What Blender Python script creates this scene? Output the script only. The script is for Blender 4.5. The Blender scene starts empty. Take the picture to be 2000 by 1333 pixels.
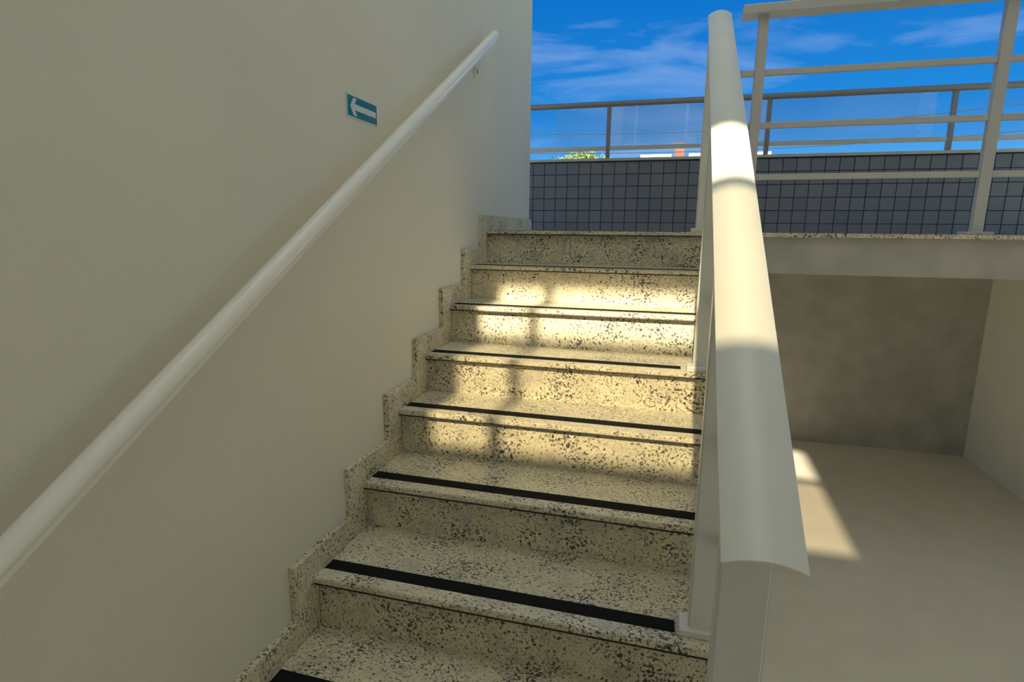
import bpy, bmesh, math, random
from mathutils import Vector, Matrix

random.seed(7)
S = bpy.context.scene
C = S.collection

# ------------------------------------------------------------------ camera
cam_d = bpy.data.cameras.new('camera')
cam = bpy.data.objects.new('camera', cam_d)
C.objects.link(cam)
FW = Vector((-0.2560266, 0.94812831, -0.18842264))
RT = Vector((0.96484038, 0.2626266, 0.01050254))
UP = Vector((-0.05944256, 0.17910884, 0.98203188))
m = Matrix((RT, UP, -FW)).transposed().to_4x4()
m.translation = Vector((0.984, -1.067, 1.2159))
cam.matrix_world = m
cam_d.sensor_fit = 'HORIZONTAL'
cam_d.sensor_width = 36.0
cam_d.lens = 1100.1 / 2000 * 36.0
cam_d.clip_start = 0.02
cam_d.clip_end = 500
S.camera = cam

# ------------------------------------------------------------------ view, world, sun
S.view_settings.view_transform = 'Standard'
S.view_settings.look = 'None'
S.view_settings.exposure = 0.0
S.view_settings.gamma = 1.0
S.view_settings.use_curve_mapping = False
S.cycles.max_bounces = 14
S.cycles.diffuse_bounces = 8
S.cycles.transparent_max_bounces = 16
S.cycles.sample_clamp_indirect = 6.0
S.cycles.use_denoising = True

SKY_STRENGTH = 1.0
SUN_STRENGTH = 20.0
SUN_T = 0.72      # tangent of the sun's height, measured along +y
SUN_K = 0.035     # sideways drift of the light per metre of +y

world = bpy.data.worlds.new('sky')
S.world = world
world.use_nodes = True
nt = world.node_tree
nt.nodes.clear()


def N(nt, kind, **kw):
    n = nt.nodes.new(kind)
    for k, v in kw.items():
        setattr(n, k, v)
    return n


def ramp(nt, stops, interp='LINEAR'):
    r = nt.nodes.new('ShaderNodeValToRGB')
    r.color_ramp.interpolation = interp
    while len(r.color_ramp.elements) < len(stops):
        r.color_ramp.elements.new(0.5)
    for e, (p, c) in zip(r.color_ramp.elements, stops):
        e.position = p
        e.color = (*c, 1) if len(c) == 3 else c
    return r


def build_sky():
    L = nt.links.new
    tc = N(nt, 'ShaderNodeTexCoord')
    sep = N(nt, 'ShaderNodeSeparateXYZ')
    L(tc.outputs['Generated'], sep.inputs[0])
    # blue deepening with height
    grad = ramp(nt, [(0.0, (0.40, 0.62, 0.88)), (0.10, (0.09, 0.40, 0.86)), (0.20, (0.016, 0.25, 0.72)),
                     (0.36, (0.003, 0.165, 0.59)), (1.0, (0.003, 0.12, 0.46))])
    L(sep.outputs['Z'], grad.inputs[0])
    # wispy clouds on a plane overhead: direction / height
    mp = N(nt, 'ShaderNodeMapping')
    mp.inputs['Scale'].default_value = (1.6, 1.6, 7.0)
    mp.inputs['Location'].default_value = (3.3, 1.2, 0.4)
    mp.inputs['Rotation'].default_value = (0.10, 0.10, 0)
    L(tc.outputs['Generated'], mp.inputs[0])
    n1 = N(nt, 'ShaderNodeTexNoise')
    n1.inputs['Scale'].default_value = 1.9
    n1.inputs['Detail'].default_value = 7
    n1.inputs['Roughness'].default_value = 0.55
    n1.inputs['Distortion'].default_value = 0.5
    L(mp.outputs[0], n1.inputs['Vector'])
    cl = ramp(nt, [(0.515, (0, 0, 0)), (0.80, (1, 1, 1))])
    L(n1.outputs['Fac'], cl.inputs[0])
    mx = N(nt, 'ShaderNodeMixRGB')
    mul = N(nt, 'ShaderNodeMath', operation='MULTIPLY')
    mul.inputs[1].default_value = 0.62
    L(cl.outputs[0], mul.inputs[0])
    L(mul.outputs[0], mx.inputs['Fac'])
    L(grad.outputs[0], mx.inputs['Color1'])
    mx.inputs['Color2'].default_value = (0.42, 0.58, 0.90, 1)
    bg = N(nt, 'ShaderNodeBackground')
    bg.inputs['Strength'].default_value = SKY_STRENGTH
    L(mx.outputs[0], bg.inputs['Color'])
    out = N(nt, 'ShaderNodeOutputWorld')
    L(bg.outputs[0], out.inputs['Surface'])


build_sky()

sun_d = bpy.data.lights.new('sun', 'SUN')
sun_d.energy = SUN_STRENGTH
sun_d.color = (1.0, 0.89, 0.70)
sun_d.angle = math.radians(0.85)
sun = bpy.data.objects.new('sun', sun_d)
C.objects.link(sun)
sd = Vector((SUN_K, 1.0, -SUN_T)).normalized()
sun.rotation_euler = sd.to_track_quat('-Z', 'Y').to_euler()
sun.location = (0, -8, 9)

# ------------------------------------------------------------------ materials


def new_mat(name):
    mt = bpy.data.materials.new(name)
    mt.use_nodes = True
    t = mt.node_tree
    b = t.nodes['Principled BSDF']
    return mt, t, b


def plain(name, col, rough=0.5, metal=0.0, vary=0.06, scale=6.0, bump=0.0, bscale=80.0, spec=0.5):
    """a painted or cast surface with slight uneven tone"""
    mt, t, b = new_mat(name)
    L = t.links.new
    g = N(t, 'ShaderNodeNewGeometry')
    n = N(t, 'ShaderNodeTexNoise')
    n.inputs['Scale'].default_value = scale
    n.inputs['Detail'].default_value = 4
    L(g.outputs['Position'], n.inputs['Vector'])
    lo = tuple(max(0, c * (1 - vary)) for c in col)
    hi = tuple(min(1, c * (1 + vary)) for c in col)
    r = ramp(t, [(0.3, lo), (0.7, hi)])
    L(n.outputs['Fac'], r.inputs[0])
    L(r.outputs[0], b.inputs['Base Color'])
    b.inputs['Roughness'].default_value = rough
    b.inputs['Metallic'].default_value = metal
    b.inputs['Specular IOR Level'].default_value = spec
    if bump:
        n2 = N(t, 'ShaderNodeTexNoise')
        n2.inputs['Scale'].default_value = bscale
        n2.inputs['Detail'].default_value = 3
        L(g.outputs['Position'], n2.inputs['Vector'])
        bp = N(t, 'ShaderNodeBump')
        bp.inputs['Strength'].default_value = bump
        bp.inputs['Distance'].default_value = 0.004
        L(n2.outputs['Fac'], bp.inputs['Height'])
        L(bp.outputs[0], b.inputs['Normal'])
    return mt


def granite(name):
    mt, t, b = new_mat(name)
    L = t.links.new
    g = N(t, 'ShaderNodeNewGeometry')
    oi = N(t, 'ShaderNodeObjectInfo')
    sc = N(t, 'ShaderNodeVectorMath', operation='SCALE')
    cmb = N(t, 'ShaderNodeCombineXYZ')
    for k, f in enumerate((7.0, 3.0, 5.0)):
        q = N(t, 'ShaderNodeMath', operation='MULTIPLY')
        q.inputs[1].default_value = f
        L(oi.outputs['Random'], q.inputs[0])
        L(q.outputs[0], cmb.inputs[k])
    add = N(t, 'ShaderNodeVectorMath', operation='ADD')
    L(g.outputs['Position'], add.inputs[0])
    L(cmb.outputs[0], add.inputs[1])
    P = add.outputs[0]

    def noise(scale, detail, rough, stretch=(1, 1, 1), dist=0.0, rot=(0, 0, 0)):
        mp = N(t, 'ShaderNodeMapping')
        mp.inputs['Scale'].default_value = stretch
        mp.inputs['Rotation'].default_value = rot
        L(P, mp.inputs[0])
        n = N(t, 'ShaderNodeTexNoise')
        n.inputs['Scale'].default_value = scale
        n.inputs['Detail'].default_value = detail
        n.inputs['Roughness'].default_value = rough
        n.inputs['Distortion'].default_value = dist
        L(mp.outputs[0], n.inputs['Vector'])
        return n.outputs['Fac']

    base = ramp(t, [(0.30, (0.54, 0.50, 0.45)), (0.45, (0.71, 0.65, 0.48)), (0.58, (0.79, 0.73, 0.53)),
                    (0.75, (0.84, 0.80, 0.67))])
    L(noise(14, 5, 0.6), base.inputs[0])
    # clustered dark flecks
    clus = noise(7, 3, 0.5)
    fl = noise(108, 3.0, 0.6, (1.0, 1.25, 1.0), 0.6, (0.2, 0.1, 0.4))
    mm = N(t, 'ShaderNodeMath', operation='MULTIPLY_ADD')
    mm.inputs[1].default_value = 0.36
    L(clus, mm.inputs[0])
    L(fl, mm.inputs[2])
    fr = ramp(t, [(0.752, (0, 0, 0)), (0.796, (1, 1, 1))])
    L(mm.outputs[0], fr.inputs[0])
    # grey brown halo
    hr = ramp(t, [(0.67, (0, 0, 0)), (0.77, (1, 1, 1))])
    L(mm.outputs[0], hr.inputs[0])
    # fine pepper
    fp = ramp(t, [(0.60, (0, 0, 0)), (0.65, (1, 1, 1))])
    L(noise(190, 2, 0.5, (1, 1.2, 1)), fp.inputs[0])
    m1 = N(t, 'ShaderNodeMixRGB')
    q = N(t, 'ShaderNodeMath', operation='MULTIPLY')
    q.inputs[1].default_value = 0.45
    L(hr.outputs[0], q.inputs[0])
    L(q.outputs[0], m1.inputs['Fac'])
    L(base.outputs[0], m1.inputs['Color1'])
    m1.inputs['Color2'].default_value = (0.33, 0.31, 0.32, 1)
    m2 = N(t, 'ShaderNodeMixRGB')
    q2 = N(t, 'ShaderNodeMath', operation='MULTIPLY')
    q2.inputs[1].default_value = 0.7
    L(fp.outputs[0], q2.inputs[0])
    L(q2.outputs[0], m2.inputs['Fac'])
    L(m1.outputs[0], m2.inputs['Color1'])
    m2.inputs['Color2'].default_value = (0.16, 0.13, 0.10, 1)
    m3 = N(t, 'ShaderNodeMixRGB')
    L(fr.outputs[0], m3.inputs['Fac'])
    L(m2.outputs[0], m3.inputs['Color1'])
    m3.inputs['Color2'].default_value = (0.075, 0.068, 0.065, 1)
    L(m3.outputs[0], b.inputs['Base Color'])
    b.inputs['Roughness'].default_value = 0.30
    b.inputs['Specular IOR Level'].default_value = 0.4
    return mt


def plaster(name, col, spots=()):
    """painted rough plaster, with rust-stained screw holes at given world points"""
    mt, t, b = new_mat(name)
    L = t.links.new
    g = N(t, 'ShaderNodeNewGeometry')
    n = N(t, 'ShaderNodeTexNoise')
    n.inputs['Scale'].default_value = 1.6
    n.inputs['Detail'].default_value = 5
    L(g.outputs['Position'], n.inputs['Vector'])
    r = ramp(t, [(0.3, tuple(c * 0.96 for c in col)), (0.7, tuple(min(1, c * 1.02) for c in col))])
    L(n.outputs['Fac'], r.inputs[0])
    cur = r.outputs[0]
    for (p, rad, sc_col, k) in spots:
        d = N(t, 'ShaderNodeVectorMath', operation='DISTANCE')
        d.inputs[1].default_value = p
        nn = N(t, 'ShaderNodeTexNoise')
        nn.inputs['Scale'].default_value = 60
        nn.inputs['Detail'].default_value = 3
        L(g.outputs['Position'], nn.inputs['Vector'])
        L(g.outputs['Position'], d.inputs[0])
        ma = N(t, 'ShaderNodeMath', operation='MULTIPLY_ADD')
        ma.inputs[1].default_value = rad * 1.4
        L(nn.outputs['Fac'], ma.inputs[0])
        L(d.outputs['Value'], ma.inputs[2])
        rr = N(t, 'ShaderNodeMapRange')
        rr.inputs['From Min'].default_value = rad * 0.9
        rr.inputs['From Max'].default_value = rad * 1.7
        rr.inputs['To Min'].default_value = k
        rr.inputs['To Max'].default_value = 0.0
        L(ma.outputs[0], rr.inputs['Value'])
        mx = N(t, 'ShaderNodeMixRGB')
        L(rr.outputs[0], mx.inputs['Fac'])
        L(cur, mx.inputs['Color1'])
        mx.inputs['Color2'].default_value = (*sc_col, 1)
        cur = mx.outputs[0]
    L(cur, b.inputs['Base Color'])
    b.inputs['Roughness'].default_value = 0.7
    b.inputs['Specular IOR Level'].default_value = 0.25
    n2 = N(t, 'ShaderNodeTexNoise')
    n2.inputs['Scale'].default_value = 140
    n2.inputs['Detail'].default_value = 3
    L(g.outputs['Position'], n2.inputs['Vector'])
    n3 = N(t, 'ShaderNodeTexNoise')
    n3.inputs['Scale'].default_value = 9
    n3.inputs['Detail'].default_value = 2
    L(g.outputs['Position'], n3.inputs['Vector'])
    ad = N(t, 'ShaderNodeMath', operation='MULTIPLY_ADD')
    ad.inputs[1].default_value = 2.0
    L(n3.outputs['Fac'], ad.inputs[0])
    L(n2.outputs['Fac'], ad.inputs[2])
    bp = N(t, 'ShaderNodeBump')
    bp.inputs['Strength'].default_value = 0.18
    bp.inputs['Distance'].default_value = 0.004
    L(ad.outputs[0], bp.inputs['Height'])
    L(bp.outputs[0], b.inputs['Normal'])
    return mt


def glass(name, tint, gloss=0.08, reflect_mix=0.0):
    mt = bpy.data.materials.new(name)
    mt.use_nodes = True
    t = mt.node_tree
    t.nodes.clear()
    L = t.links.new
    tr = N(t, 'ShaderNodeBsdfTransparent')
    tr.inputs['Color'].default_value = (*tint, 1)
    gl = N(t, 'ShaderNodeBsdfGlossy')
    gl.inputs['Roughness'].default_value = 0.01
    fr = N(t, 'ShaderNodeFresnel')
    fr.inputs['IOR'].default_value = 1.5
    ma = N(t, 'ShaderNodeMath', operation='MULTIPLY_ADD')
    ma.inputs[1].default_value = 1.0
    ma.inputs[2].default_value = gloss
    L(fr.outputs[0], ma.inputs[0])
    mx = N(t, 'ShaderNodeMixShader')
    L(ma.outputs[0], mx.inputs['Fac'])
    L(tr.outputs[0], mx.inputs[1])
    L(gl.outputs[0], mx.inputs[2])
    last = mx.outputs[0]
    if reflect_mix:
        df = N(t, 'ShaderNodeBsdfTranslucent')  # whitish layer standing in for a reflection on the pane
        df.inputs['Color'].default_value = (0.9, 0.92, 0.95, 1)
        m2 = N(t, 'ShaderNodeMixShader')
        m2.inputs['Fac'].default_value = reflect_mix
        L(last, m2.inputs[1])
        L(df.outputs[0], m2.inputs[2])
        last = m2.outputs[0]
    o = N(t, 'ShaderNodeOutputMaterial')
    L(last, o.inputs['Surface'])
    return mt


RUST = (0.20, 0.10, 0.045)
M = {}
M['plaster'] = plaster('painted_plaster', (0.72, 0.70, 0.61), [
    ((-0.02, 1.845, 2.035), 0.050, (0.42, 0.28, 0.15), 0.6),
    ((-0.02, 1.80, 2.030), 0.016, RUST, 1.0),
    ((-0.02, 1.905, 2.036), 0.018, RUST, 1.0),
    ((-0.02, 1.93, 2.080), 0.014, (0.40, 0.22, 0.10), 0.7)])
M['white_plaster'] = plaster('white_plaster', (0.82, 0.81, 0.76))
M['granite'] = granite('speckled_granite')
M['concrete'] = plain('concrete', (0.45, 0.44, 0.41), 0.85, vary=0.12)
M['tape'] = plain('anti_slip_tape', (0.010, 0.010, 0.011), 0.85, bump=0.5, bscale=500, spec=0.15)
M['white_paint'] = plain('white_enamel', (0.74, 0.75, 0.72), 0.34, vary=0.02, scale=9, bump=0.06, bscale=300)
M['grey_paint'] = plain('grey_white_enamel', (0.52, 0.52, 0.53), 0.45, vary=0.03)
M['tile'] = None
M['grout'] = plain('dark_grout', (0.022, 0.024, 0.036), 0.9)
M['dark_metal'] = plain('brown_anodised_metal', (0.24, 0.225, 0.245), 0.4, metal=0.2)
M['grey_metal'] = plain('grey_anodised_metal', (0.50, 0.51, 0.53), 0.45, metal=0.1)
M['pane_clear'] = glass('clear_glass', (0.76, 0.75, 0.70), 0.02)
M['pane_guard'] = glass('guard_glass', (0.90, 0.94, 0.97), 0.05)
M['pane_reflect'] = glass('guard_glass_reflection', (0.92, 0.95, 0.98), 0.10, 0.08)  # pale reflection of the interior mixed into the glass colour
M['pane_tint'] = glass('tinted_glass', (0.50, 0.475, 0.40), 0.02)
M['opal'] = None
M['nosing_shade'] = plain('nosing_shade', (0.05, 0.045, 0.04), 0.95)  # dark colour for the painted shade line below the nosings
M['rail_white'] = plain('bright_white_enamel', (0.86, 0.86, 0.81), 0.3, vary=0.01)
M['sign_green'] = plain('sign_teal', (0.004, 0.17, 0.20), 0.35, vary=0.12, scale=30)
M['sign_white'] = plain('sign_white', (0.62, 0.66, 0.62), 0.4, vary=0.05, scale=60)
M['floor_tile'] = plain('pale_floor', (0.70, 0.67, 0.62), 0.45, vary=0.04)
M['ground'] = plain('dry_grass_ground', (0.22, 0.24, 0.12), 0.95, vary=0.3, scale=0.6)
M['house_white'] = plain('house_whitewash', (0.82, 0.82, 0.80), 0.8)
M['terracotta'] = plain('terracotta_render', (0.14, 0.062, 0.05), 0.9, vary=0.15, scale=5)
M['leaf'] = plain('leaf_green', (0.14, 0.19, 0.045), 0.6, vary=0.45, scale=3)
M['bark'] = plain('bark', (0.10, 0.07, 0.05), 0.9, vary=0.3)
M['cable'] = plain('black_cable', (0.012, 0.012, 0.014), 0.7)
M['window_dark'] = plain('dark_window_glass', (0.03, 0.04, 0.05), 0.08)
M['pole'] = plain('pole_concrete', (0.42, 0.41, 0.39), 0.9)


def tile_mat():
    mt, t, b = new_mat('slate_blue_tile')
    L = t.links.new
    oi = N(t, 'ShaderNodeObjectInfo')
    g = N(t, 'ShaderNodeNewGeometry')
    n = N(t, 'ShaderNodeTexNoise')
    n.inputs['Scale'].default_value = 40
    n.inputs['Detail'].default_value = 4
    L(g.outputs['Position'], n.inputs['Vector'])
    a = N(t, 'ShaderNodeMath', operation='MULTIPLY_ADD')
    a.inputs[1].default_value = 0.5
    L(oi.outputs['Random'], a.inputs[0])
    q = N(t, 'ShaderNodeMath', operation='MULTIPLY')
    q.inputs[1].default_value = 0.5
    L(n.outputs['Fac'], q.inputs[0])
    L(q.outputs[0], a.inputs[2])
    r = ramp(t, [(0.15, (0.145, 0.16, 0.20)), (0.85, (0.19, 0.195, 0.23))])
    L(a.outputs[0], r.inputs[0])
    L(r.outputs[0], b.inputs['Base Color'])
    b.inputs['Roughness'].default_value = 0.5
    b.inputs['Specular IOR Level'].default_value = 0.3
    return mt


M['tile'] = tile_mat()


def opal():  # sheet of the added roof light, diffuses sun downward as fill
    mt = bpy.data.materials.new('opal_sheet')
    mt.use_nodes = True
    t = mt.node_tree
    t.nodes.clear()
    n = N(t, 'ShaderNodeTexNoise')
    n.inputs['Scale'].default_value = 3
    r = ramp(t, [(0.3, (0.60, 0.65, 0.68)), (0.7, (0.66, 0.71, 0.74))])
    t.links.new(n.outputs['Fac'], r.inputs[0])
    d = N(t, 'ShaderNodeBsdfTranslucent')
    t.links.new(r.outputs[0], d.inputs['Color'])
    o = N(t, 'ShaderNodeOutputMaterial')
    t.links.new(d.outputs[0], o.inputs['Surface'])
    return mt


M['opal'] = opal()

# ------------------------------------------------------------------ mesh helpers


def link(name, bm, mat, parent=None, smooth=False):
    me = bpy.data.meshes.new(name)
    bmesh.ops.recalc_face_normals(bm, faces=bm.faces)
    bm.to_mesh(me)
    bm.free()
    if mat:
        me.materials.append(M[mat])
    if smooth:
        for p in me.polygons:
            p.use_smooth = True
    return link_me(name, me, parent)


def link_me(name, me, parent=None, loc=(0, 0, 0)):
    o = bpy.data.objects.new(name, me)
    C.objects.link(o)
    o.location = loc
    if parent:
        o.parent = parent
        o.matrix_parent_inverse = Matrix.Translation(-parent_origin(parent))
    return o


def parent_origin(p):
    v = Vector(p.location)
    # nested parents all carry world coordinates through their inverse
    return v


def thing(name, label, cat, loc, group=None):
    o = bpy.data.objects.new(name, None)
    o.empty_display_size = 0.1
    C.objects.link(o)
    o.location = loc
    o['label'] = label
    o['category'] = cat
    if group:
        o['group'] = group
    return o


def struct(o, label=None, cat=None):
    o['kind'] = 'structure'
    if label:
        o['label'] = label
    if cat:
        o['category'] = cat
    return o


def tag(o, label, cat, group=None):
    o['label'] = label
    o['category'] = cat
    if group:
        o['group'] = group
    return o


def add_box(bm, x0, x1, y0, y1, z0, z1):
    v = [bm.verts.new(p) for p in ((x0, y0, z0), (x1, y0, z0), (x1, y1, z0), (x0, y1, z0),
                                   (x0, y0, z1), (x1, y0, z1), (x1, y1, z1), (x0, y1, z1))]
    for f in ((0, 3, 2, 1), (4, 5, 6, 7), (0, 1, 5, 4), (1, 2, 6, 5), (2, 3, 7, 6), (3, 0, 4, 7)):
        bm.faces.new([v[i] for i in f])
    return v


def box(name, x0, x1, y0, y1, z0, z1, mat, parent=None, bevel=0.0, seg=1):
    bm = bmesh.new()
    add_box(bm, x0, x1, y0, y1, z0, z1)
    if bevel:
        bmesh.ops.bevel(bm, geom=bm.edges[:], offset=bevel, segments=seg, affect='EDGES', profile=0.5)
    return link(name, bm, mat, parent)


def sweep(bm, path, prof, up=Vector((0, 0, 1)), cap=True):
    """sweep a closed 2D profile (u across, v up) along straight path points"""
    rings = []
    n = len(path)
    for i, p in enumerate(path):
        a = path[max(i - 1, 0)]
        b = path[min(i + 1, n - 1)]
        d = (Vector(b) - Vector(a)).normalized()
        side = d.cross(up).normalized()
        w = side.cross(d).normalized()
        rings.append([bm.verts.new(Vector(p) + side * u + w * v) for u, v in prof])
    k = len(prof)
    for r0, r1 in zip(rings, rings[1:]):
        for j in range(k):
            bm.faces.new((r0[j], r0[(j + 1) % k], r1[(j + 1) % k], r1[j]))
    if cap:
        bm.faces.new(rings[0][::-1])
        bm.faces.new(rings[-1])


def circle(r, n=16):
    return [(r * math.cos(2 * math.pi * i / n), r * math.sin(2 * math.pi * i / n)) for i in range(n)]


def autosmooth(o, ang=0.6):
    me = o.data
    for p in me.polygons:
        p.use_smooth = True
    bm = bmesh.new()
    bm.from_mesh(me)
    for e in bm.edges:
        if len(e.link_faces) == 2 and e.calc_face_angle(0) > ang:
            e.smooth = False
    bm.to_mesh(me)
    bm.free()
    return o


# ------------------------------------------------------------------ room shell
LAND = 1.230          # upper landing level
LOW = -0.525          # lower floor level
CEIL = 4.6
YB = -2.60            # inner face of the back wall
XR = 3.40             # inner face of the right wall

# left wall with the stair running along it
bm = bmesh.new()
add_box(bm, -0.18, -0.02, YB - 0.15, 3.10, LOW - 0.2, CEIL)
struct(link('wall_left', bm, 'plaster'))

# back wall behind the viewer: pieced round the sun window and an added bounce window
W1 = (-0.0195, 1.95, 2.915, 4.170)
W2 = (2.10, 3.25, 0.30, 2.20)  # added unseen opening, lets sun onto the hall floor for bounce light
bm = bmesh.new()
y0, y1 = YB - 0.15, YB
xs = sorted({-0.02, W1[0], W1[1], W2[0], W2[1], XR})
zs = sorted({LOW - 0.2, W2[2], W2[3], W1[2], W1[3], CEIL})
for xa, xb in zip(xs, xs[1:]):
    for za, zb in zip(zs, zs[1:]):
        xm, zm = (xa + xb) / 2, (za + zb) / 2
        if any(w[0] < xm < w[1] and w[2] < zm < w[3] for w in (W1, W2)):
            continue
        add_box(bm, xa, xb, y0, y1, za, zb)
bmesh.ops.remove_doubles(bm, verts=bm.verts, dist=1e-5)
# drop the doubled inner faces between neighbouring blocks
seen = {}
for f in bm.faces[:]:
    key = tuple(sorted(v.index for v in f.verts)) if False else tuple(round(c, 4) for c in f.calc_center_median())
    seen.setdefault(key, []).append(f)
bmesh.ops.delete(bm, geom=[f for fs in seen.values() if len(fs) > 1 for f in fs], context='FACES_ONLY')
struct(link('wall_back', bm, 'concrete'))

YG = YB - 0.08        # glazing plane


def window(name, w, mull, bars, panes_mat):
    """frame, mullions, transoms and one pane for each light"""
    root = bpy.data.objects.new(name, None)
    C.objects.link(root)
    root.location = ((w[0] + w[1]) / 2, YG, w[2])
    root['kind'] = 'structure'
    fr = 0.026
    bm = bmesh.new()
    add_box(bm, w[0], w[0] + fr, YG - 0.025, YG + 0.025, w[2], w[3])
    add_box(bm, w[1] - fr, w[1], YG - 0.025, YG + 0.025, w[2], w[3])
    add_box(bm, w[0] + fr, w[1] - fr, YG - 0.025, YG + 0.025, w[2], w[2] + fr)
    add_box(bm, w[0] + fr, w[1] - fr, YG - 0.025, YG + 0.025, w[3] - fr, w[3])
    link('window_frame', bm, 'grey_metal', root)
    for x in mull:
        box('mullion', x - 0.026, x + 0.026, YG - 0.02, YG + 0.02, w[2] + fr, w[3] - fr, 'grey_metal', root)
    for z in bars:
        box('transom', w[0] + fr, w[1] - fr, YG - 0.019, YG + 0.019, z - 0.020, z + 0.020, 'grey_metal', root)
    ex = [w[0] + fr] + list(mull) + [w[1] - fr]
    ez = [w[2] + fr] + list(bars) + [w[3] - fr]
    for xa, xb in zip(ex, ex[1:]):
        for r, (za, zb) in enumerate(zip(ez, ez[1:])):
            box('pane', xa, xb, YG - 0.003, YG + 0.003, za, zb, panes_mat[r], root)
    return root


window('window_1', (W1[0] - 0.0, W1[1], W1[2], W1[3]), (0.26, 1.20), (3.69,), ('pane_tint', 'pane_clear'))
window('added_bounce_window', W2, (2.67,), (1.5,), ('pane_clear', 'pane_clear'))  # added for warm bounce light from the floor

# right wall and ceiling
bm = bmesh.new()
add_box(bm, XR, XR + 0.15, YB - 0.15, 4.06, LOW - 0.2, LAND - 0.2)
add_box(bm, XR, XR + 0.15, YB - 0.15, 2.00, LAND - 0.2, CEIL)
struct(link('wall_right', bm, 'white_plaster'))
bm = bmesh.new()
RL = (0.10, 2.20, -1.15, 1.75)      # opening of the added roof light, sized for overhead fill
cx0, cx1, cy0, cy1 = -3.6, XR + 2.4, YB - 0.15, 4.10
add_box(bm, cx0, RL[0], cy0, cy1, CEIL, CEIL + 0.2)
add_box(bm, RL[1], cx1, cy0, cy1, CEIL, CEIL + 0.2)
add_box(bm, RL[0], RL[1], cy0, RL[2], CEIL, CEIL + 0.2)
add_box(bm, RL[0], RL[1], RL[3], cy1, CEIL, CEIL + 0.2)
struct(link('ceiling', bm, 'white_plaster'))
# added unseen roof light: opal sheets between metal bars spread sun as overhead fill
rl = bpy.data.objects.new('added_roof_light', None)
C.objects.link(rl)
rl.location = ((RL[0] + RL[1]) / 2, (RL[2] + RL[3]) / 2, CEIL + 0.2)
rl['kind'] = 'structure'
for k in range(4):
    xa = RL[0] + (RL[1] - RL[0]) * k / 4
    xb = RL[0] + (RL[1] - RL[0]) * (k + 1) / 4
    box('pane', xa + 0.02, xb - 0.02, RL[2] - 0.03, RL[3] + 0.03, CEIL + 0.205, CEIL + 0.215, 'opal', rl)
    box('added_roof_light_bar', xa - 0.02, xa + 0.02, RL[2] - 0.05, RL[3] + 0.05, CEIL + 0.2, CEIL + 0.24, 'grey_metal', rl)
box('added_roof_light_bar', RL[1] - 0.02, RL[1] + 0.02, RL[2] - 0.05, RL[3] + 0.05, CEIL + 0.2, CEIL + 0.24, 'grey_metal', rl)
# lower hall floor
bm = bmesh.new()
add_box(bm, -0.18, XR + 0.15, YB - 0.15, 4.06, LOW - 0.2, LOW)
struct(link('floor', bm, 'floor_tile'))
# ------------------------------------------------------------------ stairs
T, R = 0.28598, 0.175
meas = {1: (.275, .174), 2: (.591, .3445), 3: (.878, .527), 4: (1.139, .694), 5: (1.432, .8736), 6: (1.730, 1.048),
        7: (2.005, 1.2316)}
YN, ZN = {}, {}
for i in range(-3, 8):
    ry, rz = i * T, i * R
    if i in meas:
        k = 0.8
        ry = ry * (1 - k) + meas[i][0] * k
        rz = rz * (1 - k) + meas[i][1] * k
    YN[i], ZN[i] = ry, rz
LAND = ZN[7]
ZN[-3] = LOW
SW = 1.235            # right end of the treads
SL = 0.020            # slab thickness
OV = 0.026            # nosing overhang

stairs = thing('staircase', 'speckled cream granite staircase rising beside the plain plaster wall', 'staircase', (0.6, YN[-2], LOW))
# solid under the slabs
prof = []
for i in range(-2, 8):
    prof.append((YN[i] + OV + 0.02, ZN[i - 1] - SL if i > -2 else LOW))
    prof.append((YN[i] + OV + 0.02, ZN[i] - SL))
prof.append((2.25, LAND - SL))
prof.append((2.25, LOW))
bm = bmesh.new()
lo = [bm.verts.new((0.0, y, z)) for y, z in prof]
hi = [bm.verts.new((SW - 0.012, y, z)) for y, z in prof]
bm.faces.new(lo)
bm.faces.new(hi[::-1])
for a in range(len(prof)):
    b = (a + 1) % len(prof)
    bm.faces.new((lo[a], hi[a], hi[b], lo[b]))
link('stair_body', bm, 'nosing_shade', stairs)  # body coloured dark so the slit below each nosing reads as shade

POST_STEP = {-1, 1, 4, 7}
for i in range(-2, 8):
    yb = YN[i + 1] + OV if i < 7 else YN[7] + 0.32
    bm = bmesh.new()
    add_box(bm, 0.0, SW, YN[i], yb, ZN[i] - SL, ZN[i])
    ed = [e for e in bm.edges if all(abs(v.co.y - YN[i]) < 1e-6 for v in e.verts)
          and abs(e.verts[0].co.z - e.verts[1].co.z) < 1e-6]
    bmesh.ops.bevel(bm, geom=ed, offset=0.003, segments=2, affect='EDGES')
    tr = link('tread', bm, 'granite', stairs)
    zb = ZN[i - 1] if i > -2 else LOW
    box('riser', 0.0, SW - 0.006, YN[i] + OV, YN[i] + OV + 0.02, zb, ZN[i] - SL - 0.005, 'granite', stairs)
    box('nosing_shade_strip', 0.0, SW - 0.006, YN[i] + 0.0008, YN[i] + OV, ZN[i] - SL - 0.004, ZN[i] - SL, 'nosing_shade', tr)  # dark strip standing in for the shadow under the nosing
    xe = 1.064 if i in POST_STEP else SW - 0.02
    bm = bmesh.new()
    add_box(bm, 0.004, xe, YN[i] + 0.053, YN[i] + 0.102, ZN[i], ZN[i] + 0.0015)
    st = link('anti_slip_strip', bm, 'tape', tr)
    st['label'] = 'black anti-slip tape along the nosing'

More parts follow.
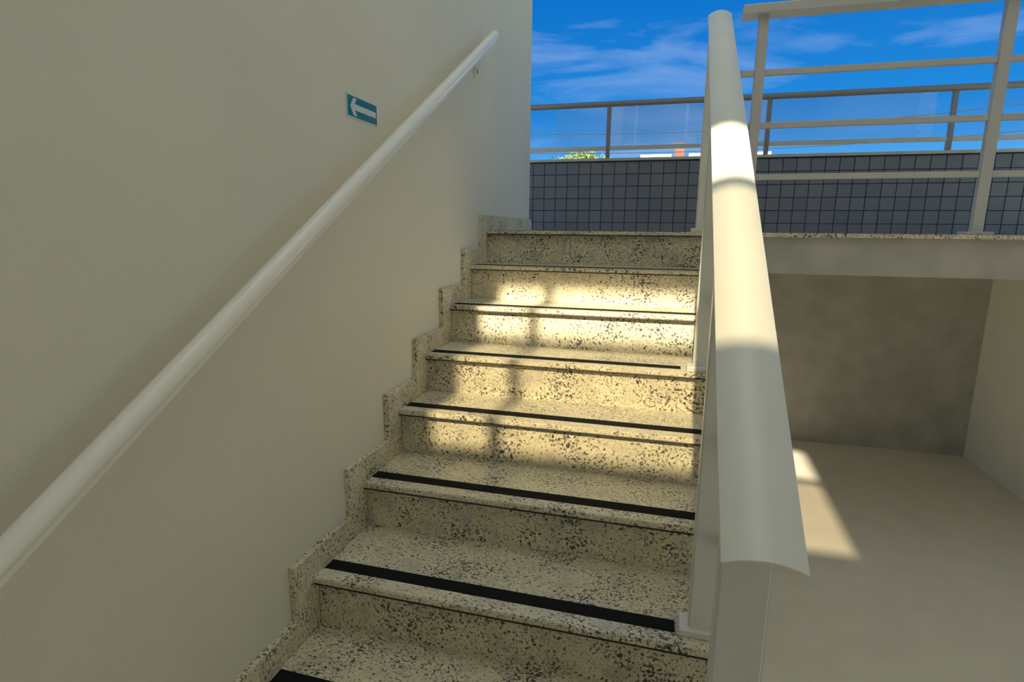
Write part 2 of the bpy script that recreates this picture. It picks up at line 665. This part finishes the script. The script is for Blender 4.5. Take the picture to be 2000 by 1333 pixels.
bm = bmesh.new()
sp = [(YN[-2] + 0.03, LOW)]
for i in range(-2, 8):
    sp += [(YN[i] + OV + 0.02, ZN[i - 1] - 0.001 if i > -2 else LOW), (YN[i] + OV + 0.02, ZN[i] - SL)]
sp = sp[1:] + [(2.30, LAND - SL), (2.30, LOW)]
lo = [bm.verts.new((SW - 0.012, y, z)) for y, z in sp]
hi = [bm.verts.new((SW - 0.004, y, z)) for y, z in sp]
bm.faces.new(lo)
bm.faces.new(hi[::-1])
for a in range(len(sp)):
    b = (a + 1) % len(sp)
    bm.faces.new((lo[a], hi[a], hi[b], lo[b]))
link('side_panel', bm, 'white_plaster', stairs)

# stepped skirting on the left wall: one upright and one level piece for each step
skirt = bpy.data.objects.new('baseboard_left', None)
C.objects.link(skirt)
skirt.location = (-0.01, YN[-2], LOW)
skirt['kind'] = 'structure'
SK, SF = 0.084, 0.084
for i in range(-2, 8):
    zb = ZN[i - 1] if i > -2 else LOW
    j = random.uniform(-0.003, 0.003)
    box('skirting_upright', -0.02 - 0.0, 0.0 - 0.0005, YN[i] - SF + j, YN[i] + OV, zb, ZN[i] + SK + j, 'granite', skirt, 0.0012)
    ye = YN[i + 1] - SF if i < 7 else 3.10
    box('skirting_level', -0.02, 0.0, YN[i] + OV + 0.0008, ye, ZN[i], ZN[i] + SK, 'granite', skirt, 0.0012)
box('skirting_level', -0.02, 0.0, YB, YN[-2] - SF, LOW, LOW + SK, 'granite', skirt, 0.0012)

# upper landing slab
land = box('floor_landing', -1.9, XR + 0.15, YN[7] + 0.33, 4.06, LAND - 0.20, LAND, 'floor_tile')
struct(land)
bm = bmesh.new()
add_box(bm, SW, XR, YN[7] + 0.02, YN[7] + 0.33, LAND - 0.20, LAND - SL)
struct(link('floor_landing_edge', bm, 'concrete'))
bm = bmesh.new()
add_box(bm, SW, XR, YN[7] + 0.0, YN[7] + 0.33, LAND - SL, LAND)
struct(link('trim_1', bm, 'granite'))

# wall closing the space under the landing
bm = bmesh.new()
add_box(bm, -0.18, XR + 0.15, 4.06, 4.20, LOW - 0.2, LAND - 0.2)
struct(link('wall_under_landing', bm, 'concrete'))
# ------------------------------------------------------------------ tiled parapet in front
YP = 3.91
ZP = 1.819
par = box('wall_front', -1.9, XR + 0.15, YP + 0.006, 4.06, LAND, ZP, 'grout')
struct(par)
tile_me = None
ncol = 0
x = -0.1837 - 0.3003
cols = []
while x < XR + 0.1:
    cols.append(x)
    x += 0.1001
bm = bmesh.new()
g = 0.0026
add_box(bm, g, 0.1001 - g, -0.006, 0.001, g, 0.1001 - g)
bmesh.ops.bevel(bm, geom=[e for e in bm.edges if all(v.co.y < 0 for v in e.verts)], offset=0.0015, segments=1, affect='EDGES')
tile_me = bpy.data.meshes.new('tile')
bm.to_mesh(tile_me)
bm.free()
tile_me.materials.append(M['tile'])
for x in cols:
    for r in range(6):
        zt = ZP - 0.006 - (r + 1) * 0.1001
        if r == 5:
            o = link_me('tile', tile_me, par, (x, YP + 0.006, LAND + 0.001))
            o.scale.z = max(0.3, (zt + 0.1001 - LAND) / 0.1001)
        else:
            link_me('tile', tile_me, par, (x, YP + 0.006 + random.uniform(-0.0006, 0.0004), zt))
cop = box('coping', -1.9, XR + 0.15, YP - 0.02, 4.08, ZP, ZP + 0.022, 'concrete', par, 0.002)

# glass guard rail on the parapet
gr = thing('glass_guardrail', 'metal guardrail with glass panes on top of the dark tiled parapet', 'guardrail', (0.45, 3.98, ZP + 0.022))
YGR = 3.985
bm = bmesh.new()
sweep(bm, [(-1.85, YGR, 2.287), (XR + 0.1, YGR, 2.287)], circle(0.023, 20))
autosmooth(link('top_rail', bm, 'dark_metal', gr))
px = [-0.80, 0.447, 1.694, 2.941]
edges = [-1.85] + px + [XR + 0.1]
for x in px:
    p_ = box('post', x - 0.017, x + 0.017, YGR - 0.017, YGR + 0.017, ZP + 0.022, 2.268, 'dark_metal', gr, 0.003)
    box('post_foot', x - 0.04, x + 0.04, YGR - 0.04, YGR + 0.04, ZP + 0.022, ZP + 0.028, 'dark_metal', p_)
for a, b in zip(edges, edges[1:]):
    xa = a + 0.017 if a in px else a
    xb = b - 0.017 if b in px else b
    box('bottom_rail', xa, xb, YGR - 0.015, YGR + 0.015, 1.915, 1.948, 'grey_metal', gr, 0.002)
    box('glass_pane', xa + 0.003, xb - 0.003, YGR - 0.004, YGR + 0.004, 1.948, 2.266, 'pane_reflect' if a == px[1] else 'pane_guard', gr)

# ------------------------------------------------------------------ stair railing
SLOPE = 0.6125


def rail_left(y):
    return 1.078 + 0.0135 * (y + 0.335)


def rail_z(y):                      # height of the rail's left lower edge line
    return 0.787 + SLOPE * (y + 0.335)


RW, RA, RH = 0.108, 0.020, 0.042    # width, arch, thickness


def rail_profile(n=18):
    """wide, gently arched hand rail: rounded shoulders, flat underside"""
    pts = []
    h = RW / 2
    for i in range(n + 1):
        a = math.pi * i / n
        c = math.cos(a)
        s = math.sin(a)
        u = h * math.copysign(abs(c) ** 0.72, c)
        v = RA * s ** 0.85
        pts.append((u, v))
    pts += [(-h + 0.002, -(RH - RA)), (h - 0.002, -(RH - RA))]
    return pts


def shell_profile(n=20, th=0.0035):
    """thin arched sheet, open underneath"""
    out, inn = [], []
    h = RW / 2
    for i in range(n + 1):
        a = math.pi * i / n
        c, q = math.cos(a), math.sin(a)
        u = math.copysign(abs(c) ** 0.85, c)
        out.append((h * u, RA * (1 - u * u)))
        inn.append(((h - th) * u, RA * (1 - u * u) - th))
    return [(h, -0.006)] + out + [(-h, -0.006), (-h + th, -0.006)] + inn[::-1] + [(h - th, -0.006)]


rail = thing('stair_railing', 'white stair railing with wide rounded handrail and flat posts at right', 'railing', (1.14, -0.3, LOW))
pa = Vector((rail_left(-0.335) + RW / 2, -0.335, rail_z(-0.335)))
pb = Vector((rail_left(2.10) + RW / 2, 2.10, rail_z(2.10)))
bm = bmesh.new()
pts = [pa.lerp(pb, k / 12) for k in range(13)]
sweep(bm, pts, shell_profile())
hr = autosmooth(link('handrail', bm, 'white_paint', rail), 0.7)
PW, PD = 0.076, 0.045
posts = {-1: YN[-1] + 0.045, 1: YN[1] + 0.058, 4: YN[4] + 0.032, 7: 2.045}
for s, y in posts.items():
    xl = rail_left(y) + 0.009
    zt = rail_z(y) - (RH - RA) * 0.75
    bm = bmesh.new()
    v = add_box(bm, xl, xl + PW, y, y + PD, ZN[s] + 0.0, zt)
    for q in v[4:]:
        q.co.z = rail_z(q.co.y) - 0.003
    bmesh.ops.bevel(bm, geom=[e for e in bm.edges if abs(e.verts[0].co.z - e.verts[1].co.z) > 0.2], offset=0.005, segments=3, affect='EDGES')
    po = link('post', bm, 'white_paint', rail)
    box('base_plate', xl - 0.022, xl + PW + 0.022, y - 0.016, y + PD + 0.016, ZN[s], ZN[s] + 0.020, 'white_paint', po, 0.003, 2)
keys = sorted(posts)
for a, b in zip(keys, keys[1:]):
    ya, yb = posts[a] + PD, posts[b]
    for dz in (0.24, 0.49, 0.74):
        bm = bmesh.new()
        xa, xb = rail_left(ya) + 0.009 + PW - 0.012, rail_left(yb) + 0.009 + PW - 0.012
        pr = [(0.0075, 0.014), (-0.0075, 0.014), (-0.0075, -0.014), (0.0075, -0.014)]
        sweep(bm, [(xa, ya, rail_z(ya) - dz), (xb, yb, rail_z(yb) - dz)], pr)
        link('bar', bm, 'white_paint', rail)

# landing guard, the level railing right of the stair head
lg = thing('landing_railing', 'level white railing with flat cap and horizontal bars at the landing edge', 'railing', (2.3, 2.06, LAND))
YC = 2.075
cap_z = 2.268
xc0 = 1.268
bm = bmesh.new()
cp = [(0.052, -0.021), (0.052, 0.014), (0.046, 0.020), (0.02, 0.024), (-0.02, 0.024), (-0.046, 0.020), (-0.052, 0.014), (-0.052, -0.021)]
sweep(bm, [(xc0, YC, cap_z), (XR, YC, cap_z)], cp)
link('handrail', bm, 'grey_paint', lg)
lp = [1.342, 2.34, XR - 0.06]
for x in lp:
    po = box('post', x, x + 0.045, YC - 0.02, YC + 0.02, LAND, cap_z - 0.015, 'grey_paint', lg, 0.003)
    box('base_plate', x - 0.03, x + 0.075, YC - 0.05, YC + 0.05, LAND, LAND + 0.014, 'grey_paint', po, 0.002)
for z in (1.990, 1.747, 1.503):
    xs_ = [posts and rail_left(2.05) + 0.009 + PW] + lp + [XR]
    for k in range(len(xs_) - 1):
        xa = xs_[k] + (0.045 if k else 0.0)
        xb = xs_[k + 1]
        if xb - xa < 0.03:
            continue
        box('bar', xa, xb, YC - 0.012, YC + 0.008, z - 0.014, z + 0.014, 'grey_paint', lg, 0.002)

# ------------------------------------------------------------------ wall handrail at left
wh = thing('wall_handrail', 'white round tube handrail climbing the left plaster wall', 'handrail', (0.03, -0.9, 0.4))
HX = 0.048
HS = 0.598


def hz(y):
    return 1.081 + HS * (y - 0.0615)


bm = bmesh.new()
sweep(bm, [(HX, -1.15, hz(-1.15)), (HX, 0.4, hz(0.4)), (HX, 1.99, hz(1.99))], circle(0.0215, 24))
autosmooth(link('tube', bm, 'rail_white', wh))
bm = bmesh.new()
pr = [(0.003, -0.019), (-0.003, -0.019), (-0.003, -0.034), (0.003, -0.034)]
sweep(bm, [(HX, -1.13, hz(-1.13)), (HX, 1.985, hz(1.985))], pr)
link('flat_bar', bm, 'rail_white', wh)
for y in (-0.95, 1.30):
    bm = bmesh.new()
    zc = hz(y) - 0.040
    sweep(bm, [(HX, y, zc + 0.012), (HX, y, zc - 0.0), (HX - 0.012, y, zc - 0.012), (-0.02, y, zc - 0.012)], circle(0.006, 10), up=Vector((0, 1, 0)))
    br = link('bracket', bm, 'rail_white', wh)
    bm = bmesh.new()
    sweep(bm, [(-0.02, y, zc - 0.012), (-0.015, y, zc - 0.012)], circle(0.022, 18))
    link('wall_disc', bm, 'rail_white', br)

# ------------------------------------------------------------------ exit arrow sign
sg = thing('direction_sign', 'teal wall sign with a pale arrow pointing left', 'sign', (-0.019, 0.711, 1.574))
sy0, sy1, sz0, sz1 = 0.612, 0.811, 1.574, 1.646
box('backing', -0.02, -0.0175, sy0, sy1, sz0, sz1, 'sign_white', sg)
box('green_field', -0.0175, -0.0168, sy0 + 0.006, sy1 - 0.006, sz0 + 0.005, sz1 - 0.004, 'sign_green', sg)
cy, cz = 0, (sz0 + sz1) / 2
ap = [(0.632, cz), (0.652, cz + 0.027), (0.672, cz + 0.027), (0.660, cz + 0.0095), (0.798, cz + 0.0095),
      (0.798, cz - 0.0095), (0.660, cz - 0.0095), (0.672, cz - 0.027), (0.652, cz - 0.027)]
bm = bmesh.new()
lo = [bm.verts.new((-0.0168, y, z)) for y, z in ap]
hi = [bm.verts.new((-0.0162, y, z)) for y, z in ap]
bm.faces.new(lo)
bm.faces.new(hi[::-1])
for a in range(len(ap)):
    b = (a + 1) % len(ap)
    bm.faces.new((lo[a], lo[b], hi[b], hi[a]))
link('arrow', bm, 'sign_white', sg)

# ------------------------------------------------------------------ outside
GZ = -3.4
bm = bmesh.new()
add_box(bm, -150, 150, -60, 220, GZ - 0.3, GZ)
struct(link('ground', bm, 'ground'))


def leaf_cloud(bm, c, rad, n, size):
    for _ in range(n):
        while True:
            p = Vector((random.uniform(-1, 1), random.uniform(-1, 1), random.uniform(-1, 1)))
            if p.length < 1:
                break
        p = p * (0.55 + 0.45 * random.random())
        p = Vector((p.x * rad[0], p.y * rad[1], p.z * rad[2])) + Vector(c)
        a = Vector((random.gauss(0, 1), random.gauss(0, 1), random.gauss(0, 1))).normalized()
        b = a.orthogonal().normalized()
        s = size * random.uniform(0.6, 1.3)
        q = [p - a * s, p + b * s * 0.45, p + a * s, p - b * s * 0.45]
        bm.faces.new([bm.verts.new(v) for v in q])


def tree(label, x, y, top, rad, blobs):
    t = thing('tree', label, 'tree', (x, y, GZ), 'trees beyond the parapet')
    bm = bmesh.new()
    n = 7
    path = [Vector((x + 0.12 * math.sin(k), y, GZ + (top - rad * 1.2 - GZ) * k / n)) for k in range(n + 1)]
    rr = 0.2
    prof_ = circle(rr, 10)
    sweep(bm, path, prof_, up=Vector((0, 1, 0)))
    for k in range(6):
        a = k * 1.05
        base = path[-2]
        tip = Vector((x, y, top - rad * 0.8)) + Vector((math.cos(a), math.sin(a), 0.3)) * rad * 0.6
        sweep(bm, [base, tip], circle(0.05, 6), up=Vector((0.3, 1, 0.1)))
    link('trunk', bm, 'bark', t)
    bm = bmesh.new()
    for (dx, dy, dz, r, cnt) in blobs:
        leaf_cloud(bm, (x + dx, y + dy, top + dz - r), (r, r, r), cnt, 0.085)
    link('crown', bm, 'leaf', t)
    return t


tree('green leafy tree whose top peeks above the parapet left of the guardrail post', -3.1, 27.5, 5.45, 1.6,
     [(0.0, 0, 0.0, 0.85, 1100), (-0.85, 0.3, -0.20, 0.75, 600), (0.95, 0.2, -0.36, 0.7, 400), (0.3, -0.4, -0.7, 1.3, 1500),
      (-0.9, -0.2, -0.9, 1.2, 1200)])
tree('low shrubby tree topping out just above the parapet edge beside the bigger tree', -5.3, 31.0, 5.42, 1.2,
     [(0.0, 0, 0, 0.7, 600), (0.6, 0.3, -0.3, 0.9, 700), (-0.7, 0.1, -0.4, 0.9, 700)])

# far white house with a terracotta stack on its roof
hs = thing('house', 'distant white house with a flat roof edge and terracotta chimney stack', 'house', (2.2, 31, GZ))
hz0 = 4.98
HY = 28.0
box('wall', -0.45, 5.2, HY, HY + 7, GZ, hz0 - 0.11, 'house_white', hs)
box('parapet_edge', -0.52, 0.92, HY - 0.1, HY + 7.1, hz0 - 0.11, hz0, 'house_white', hs)
box('parapet_edge', 1.72, 5.3, HY - 0.1, HY + 7.1, hz0 - 0.11, hz0 + 0.01, 'house_white', hs)
ch = box('chimney', 1.04, 1.50, HY - 0.06, HY + 0.5, hz0 - 1.2, 5.43, 'terracotta', hs, 0.01)
box('chimney_cap', 1.00, 1.54, HY - 0.10, HY + 0.54, 5.43, 5.49, 'terracotta', ch, 0.01)
for k in range(3):
    wx = 0.1 + k * 1.7
    wo = box('window', wx, wx + 0.9, HY - 0.03, HY + 0.02, 1.6, 2.9, 'window_dark', hs)
    box('window_sill', wx - 0.06, wx + 0.96, HY - 0.10, HY + 0.02, 1.52, 1.6, 'house_white', wo)
box('door', 1.5, 2.4, HY - 0.03, HY + 0.02, GZ, GZ + 2.1, 'terracotta', hs)

# street line: two poles and their wires
pole_x = (-16.0, 18.0)
for k, x in enumerate(pole_x):
    t = thing('utility_pole', ['concrete utility pole standing behind the left plaster wall', 'concrete utility pole at the far right beyond the house'][k],
              'pole', (x, 26, GZ), 'poles of the street line')
    bm = bmesh.new()
    sweep(bm, [(x, 26, GZ), (x, 26, 7.2)], circle(0.13, 12), up=Vector((0, 1, 0)))
    autosmooth(link('shaft', bm, 'pole', t))
    box('crossarm', x - 0.06, x + 0.06, 25.2, 26.8, 6.53, 6.65, 'pole', t)


def wire(label, z0, z1, sag, y=25.5, r=0.017):
    bm = bmesh.new()
    pts = []
    for k in range(41):
        s = k / 40
        pts.append((pole_x[0] + (pole_x[1] - pole_x[0]) * s, y, z0 + (z1 - z0) * s - sag * 4 * s * (1 - s)))
    sweep(bm, pts, circle(r, 6))
    tag(link('power_cable', bm, 'cable'), label, 'cable', 'street line cables')


wire('upper black power cable crossing the sky behind the glass panes', 6.69, 6.69, 1.13)
wire('lower black power cable just above the tree top behind the glass', 5.60, 5.60, 0.80, 25.85)
